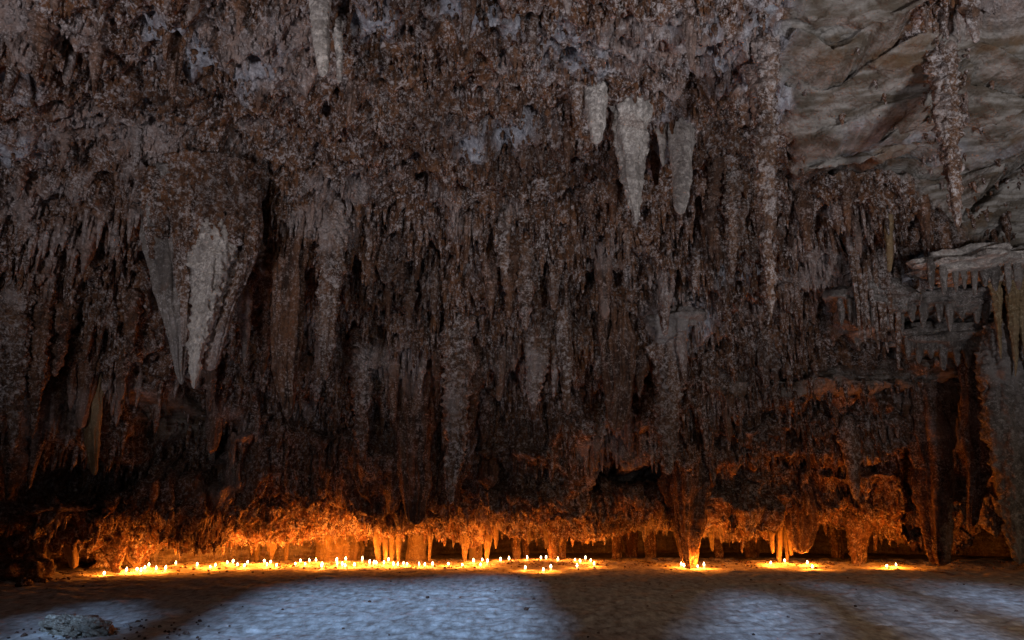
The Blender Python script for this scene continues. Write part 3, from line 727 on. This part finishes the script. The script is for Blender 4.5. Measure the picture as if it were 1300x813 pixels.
# rubble along the candle bank
rv = [rock('r', (1, 1, 0.7), 40 + k, 'brown', n=5, amp=.4) for k in range(4)]
geos = []
for o in rv:
    V = np.array([v.co[:] for v in o.data.vertices]); qq = [tuple(f.vertices) for f in o.data.polygons]
    geos.append((V, np.array([f for f in qq if len(f) == 4])))
    bpy.data.objects.remove(o)
Vs, Qs, off = [], [], 0
for k in range(1690):
    x = rnd.uniform(-15, 19); y = float(Rim(x)) + rnd.gauss(-1.0, 1.1)
    if k > 1500: x, y = rnd.uniform(-14, 14), rnd.uniform(9, 24)
    if k > 1600: x, y = rnd.gauss(-5.5, 0.7), rnd.gauss(10.8, 0.6)
    s = 0.015 + (0.05 if k < 1501 else 0.025) * rnd.random() ** 3
    V, q = geos[k % 4]; a = rnd.uniform(0, 6.28); ca, sa = math.cos(a), math.sin(a)
    S = V * s; S = np.stack([S[:, 0] * ca - S[:, 1] * sa, S[:, 0] * sa + S[:, 1] * ca, S[:, 2]], -1) + np.array([x, y, fz(x, y) + 0.01])
    Vs.append(S); Qs.append(q + off); off += len(V)
rb = link('rubble', mesh_np('rubble', np.vstack(Vs), [np.vstack(Qs)], False), M['brown']); rb['kind'] = 'stuff'; rb['label'] = 'loose small stones scattered along the candle-lit bank'

# ------------------------------------------------------------------ candles
def lathe(prof, n=14):
    prof = np.array(prof); th = np.linspace(0, 2 * np.pi, n, endpoint=False)
    V = np.stack([prof[:, :1] * np.cos(th), prof[:, :1] * np.sin(th), np.repeat(prof[:, 1:], n, 1)], -1).reshape(-1, 3)
    i = np.arange(len(prof) * n).reshape(len(prof), n); j = np.roll(i, -1, 1)
    return V, np.stack([i[:-1], j[:-1], j[1:], i[1:]], -1).reshape(-1, 4)
wv, wq = lathe([(0.0, 0), (0.034, 0), (0.036, 0.01), (0.033, 0.055), (0.034, 0.078), (0.030, 0.084), (0.012, 0.076), (0.0, 0.074)])
kv, kq = lathe([(0.0, 0.07), (0.004, 0.07), (0.003, 0.10), (0, 0.102)], 6)
fv, fq = lathe([(0.0, 0.088), (0.022, 0.095), (0.033, 0.112), (0.028, 0.135), (0.016, 0.165), (0.006, 0.185), (0, 0.19)], 12)
wm, km, fm = mesh_np('wax_body', wv, [wq]), mesh_np('wick', kv, [kq]), mesh_np('flame', fv, [fq])
wm.materials.append(M['wax']); km.materials.append(M['wick']); fm.materials.append(M['flame'])
ld = bpy.data.lights.new('flame_light', 'POINT'); ld.energy = 24.0; ld.color = (1.0, 0.25, 0.018); ld.shadow_soft_size = 0.04
ld2 = ld.copy(); ld2.energy = 62.0
CAND = [(132,726),(159,724),(174,721),(178,725),(183,721),(188,721),(198,717),(210,717),(223,714),(250,714),(267,716),(273,714),(288,714),(295,715),(301,714),(310,714.5),(314,713),
 (335,713),(339,713),(343,713),(351,713.6),(375,713.6),(381,711.4),(387,715),(393,710.2),(401,712.4),(409,712.4),(408.5,717.8),(427,710.2),(427.5,715.5),(434.5,715.5),(439,708.2),(438,716),(450,716),
 (459.5,711),(468.7,713.6),(474.3,712),(477.5,713.2),(487,712.8),(493,710.7),(499.7,715.8),(504.7,715),(512.3,714),(516.6,714.5),
 (532,715.3),(538.7,715.3),(549.2,717),(569,714.4),(587,716.6),(601.3,709.7),(612,709.4),(610,715.3),(618.5,710.7),(635.5,709.5),(646,708.5),(669.3,707.7),(666.8,719.5),
 (686.8,706),(693.1,706),(708,707.7),(689.7,722.4),(699.5,719.2),(730,708.5),(736.7,710.7),(743.2,708.5),(750,711),(732.5,716.5),(754.2,716.1),
 (864.8,715.3),(868.6,717.5),(886,717.5),(894,717),(979,714.4),(996.8,713.6),(1024.7,712.4),(1031.5,717.8),(1126,717),(1138.3,715.3)]
ORD = 'first second third fourth fifth sixth seventh eighth ninth tenth eleventh twelfth thirteenth fourteenth fifteenth sixteenth seventeenth eighteenth nineteenth twentieth'.split()
seg = [(0, 195, 'from the left in the group before the glowing left drapery'), (195, 320, 'from the left along the curved bank before the low orange wall'),
       (320, 360, 'from the left in the quartet under the glowing funnel stalactite'), (360, 455, 'from the left in front of the broad orange flowstone'),
       (455, 525, 'from the left in front of the grille of thin pillars'), (525, 595, 'from the left in the sparse stretch before the little arch'),
       (595, 660, 'from the left in the group right of the little arch'), (660, 720, 'from the left in the scatter under the slender white drip'),
       (720, 760, 'from the left in the cluster ending the long candle row'), (760, 900, 'from the left at the foot of the orange-lit cone column'),
       (900, 1010, 'from the left beside the glowing twin pillars'), (1010, 1100, 'from the left in the pair right of the twin pillars'), (1100, 1200, 'from the left in the rightmost pair of candles')]
for a_, b_, txt in seg:
    mine = sorted([c_ for c_ in CAND if a_ <= c_[0] < b_])
    for k, (px, py) in enumerate(mine):
        pos = floor_at(px, py + 5.2)
        t = bpy.data.objects.new('candle', None); C.objects.link(t); t.location = pos
        word = ORD[k]
        tag(t, f'burning white candle, {word} {txt}', 'candle', 'candles burning along the back of the cave')
        hs = rnd.uniform(.65, 1.15)
        t.scale = (1.0, 1.0, hs); t.rotation_euler = (R(rnd.gauss(0, 3)), R(rnd.gauss(0, 3)), rnd.uniform(0, 6.28))
        for nm, m_ in (('wax_body', wm), ('wick', km), ('flame', fm)):
            c = bpy.data.objects.new(nm, m_); C.objects.link(c); c.parent = t
            if nm == 'flame': c.scale = (rnd.uniform(.65, 1.0),) * 2 + (rnd.uniform(.9, 1.02),)
        lo = bpy.data.objects.new('flame_light', ld2 if px > 850 else ld); C.objects.link(lo); lo.parent = t; lo.location = (0, 0, 0.26)
print('VERTS', len(Pd), 'rows', NR)
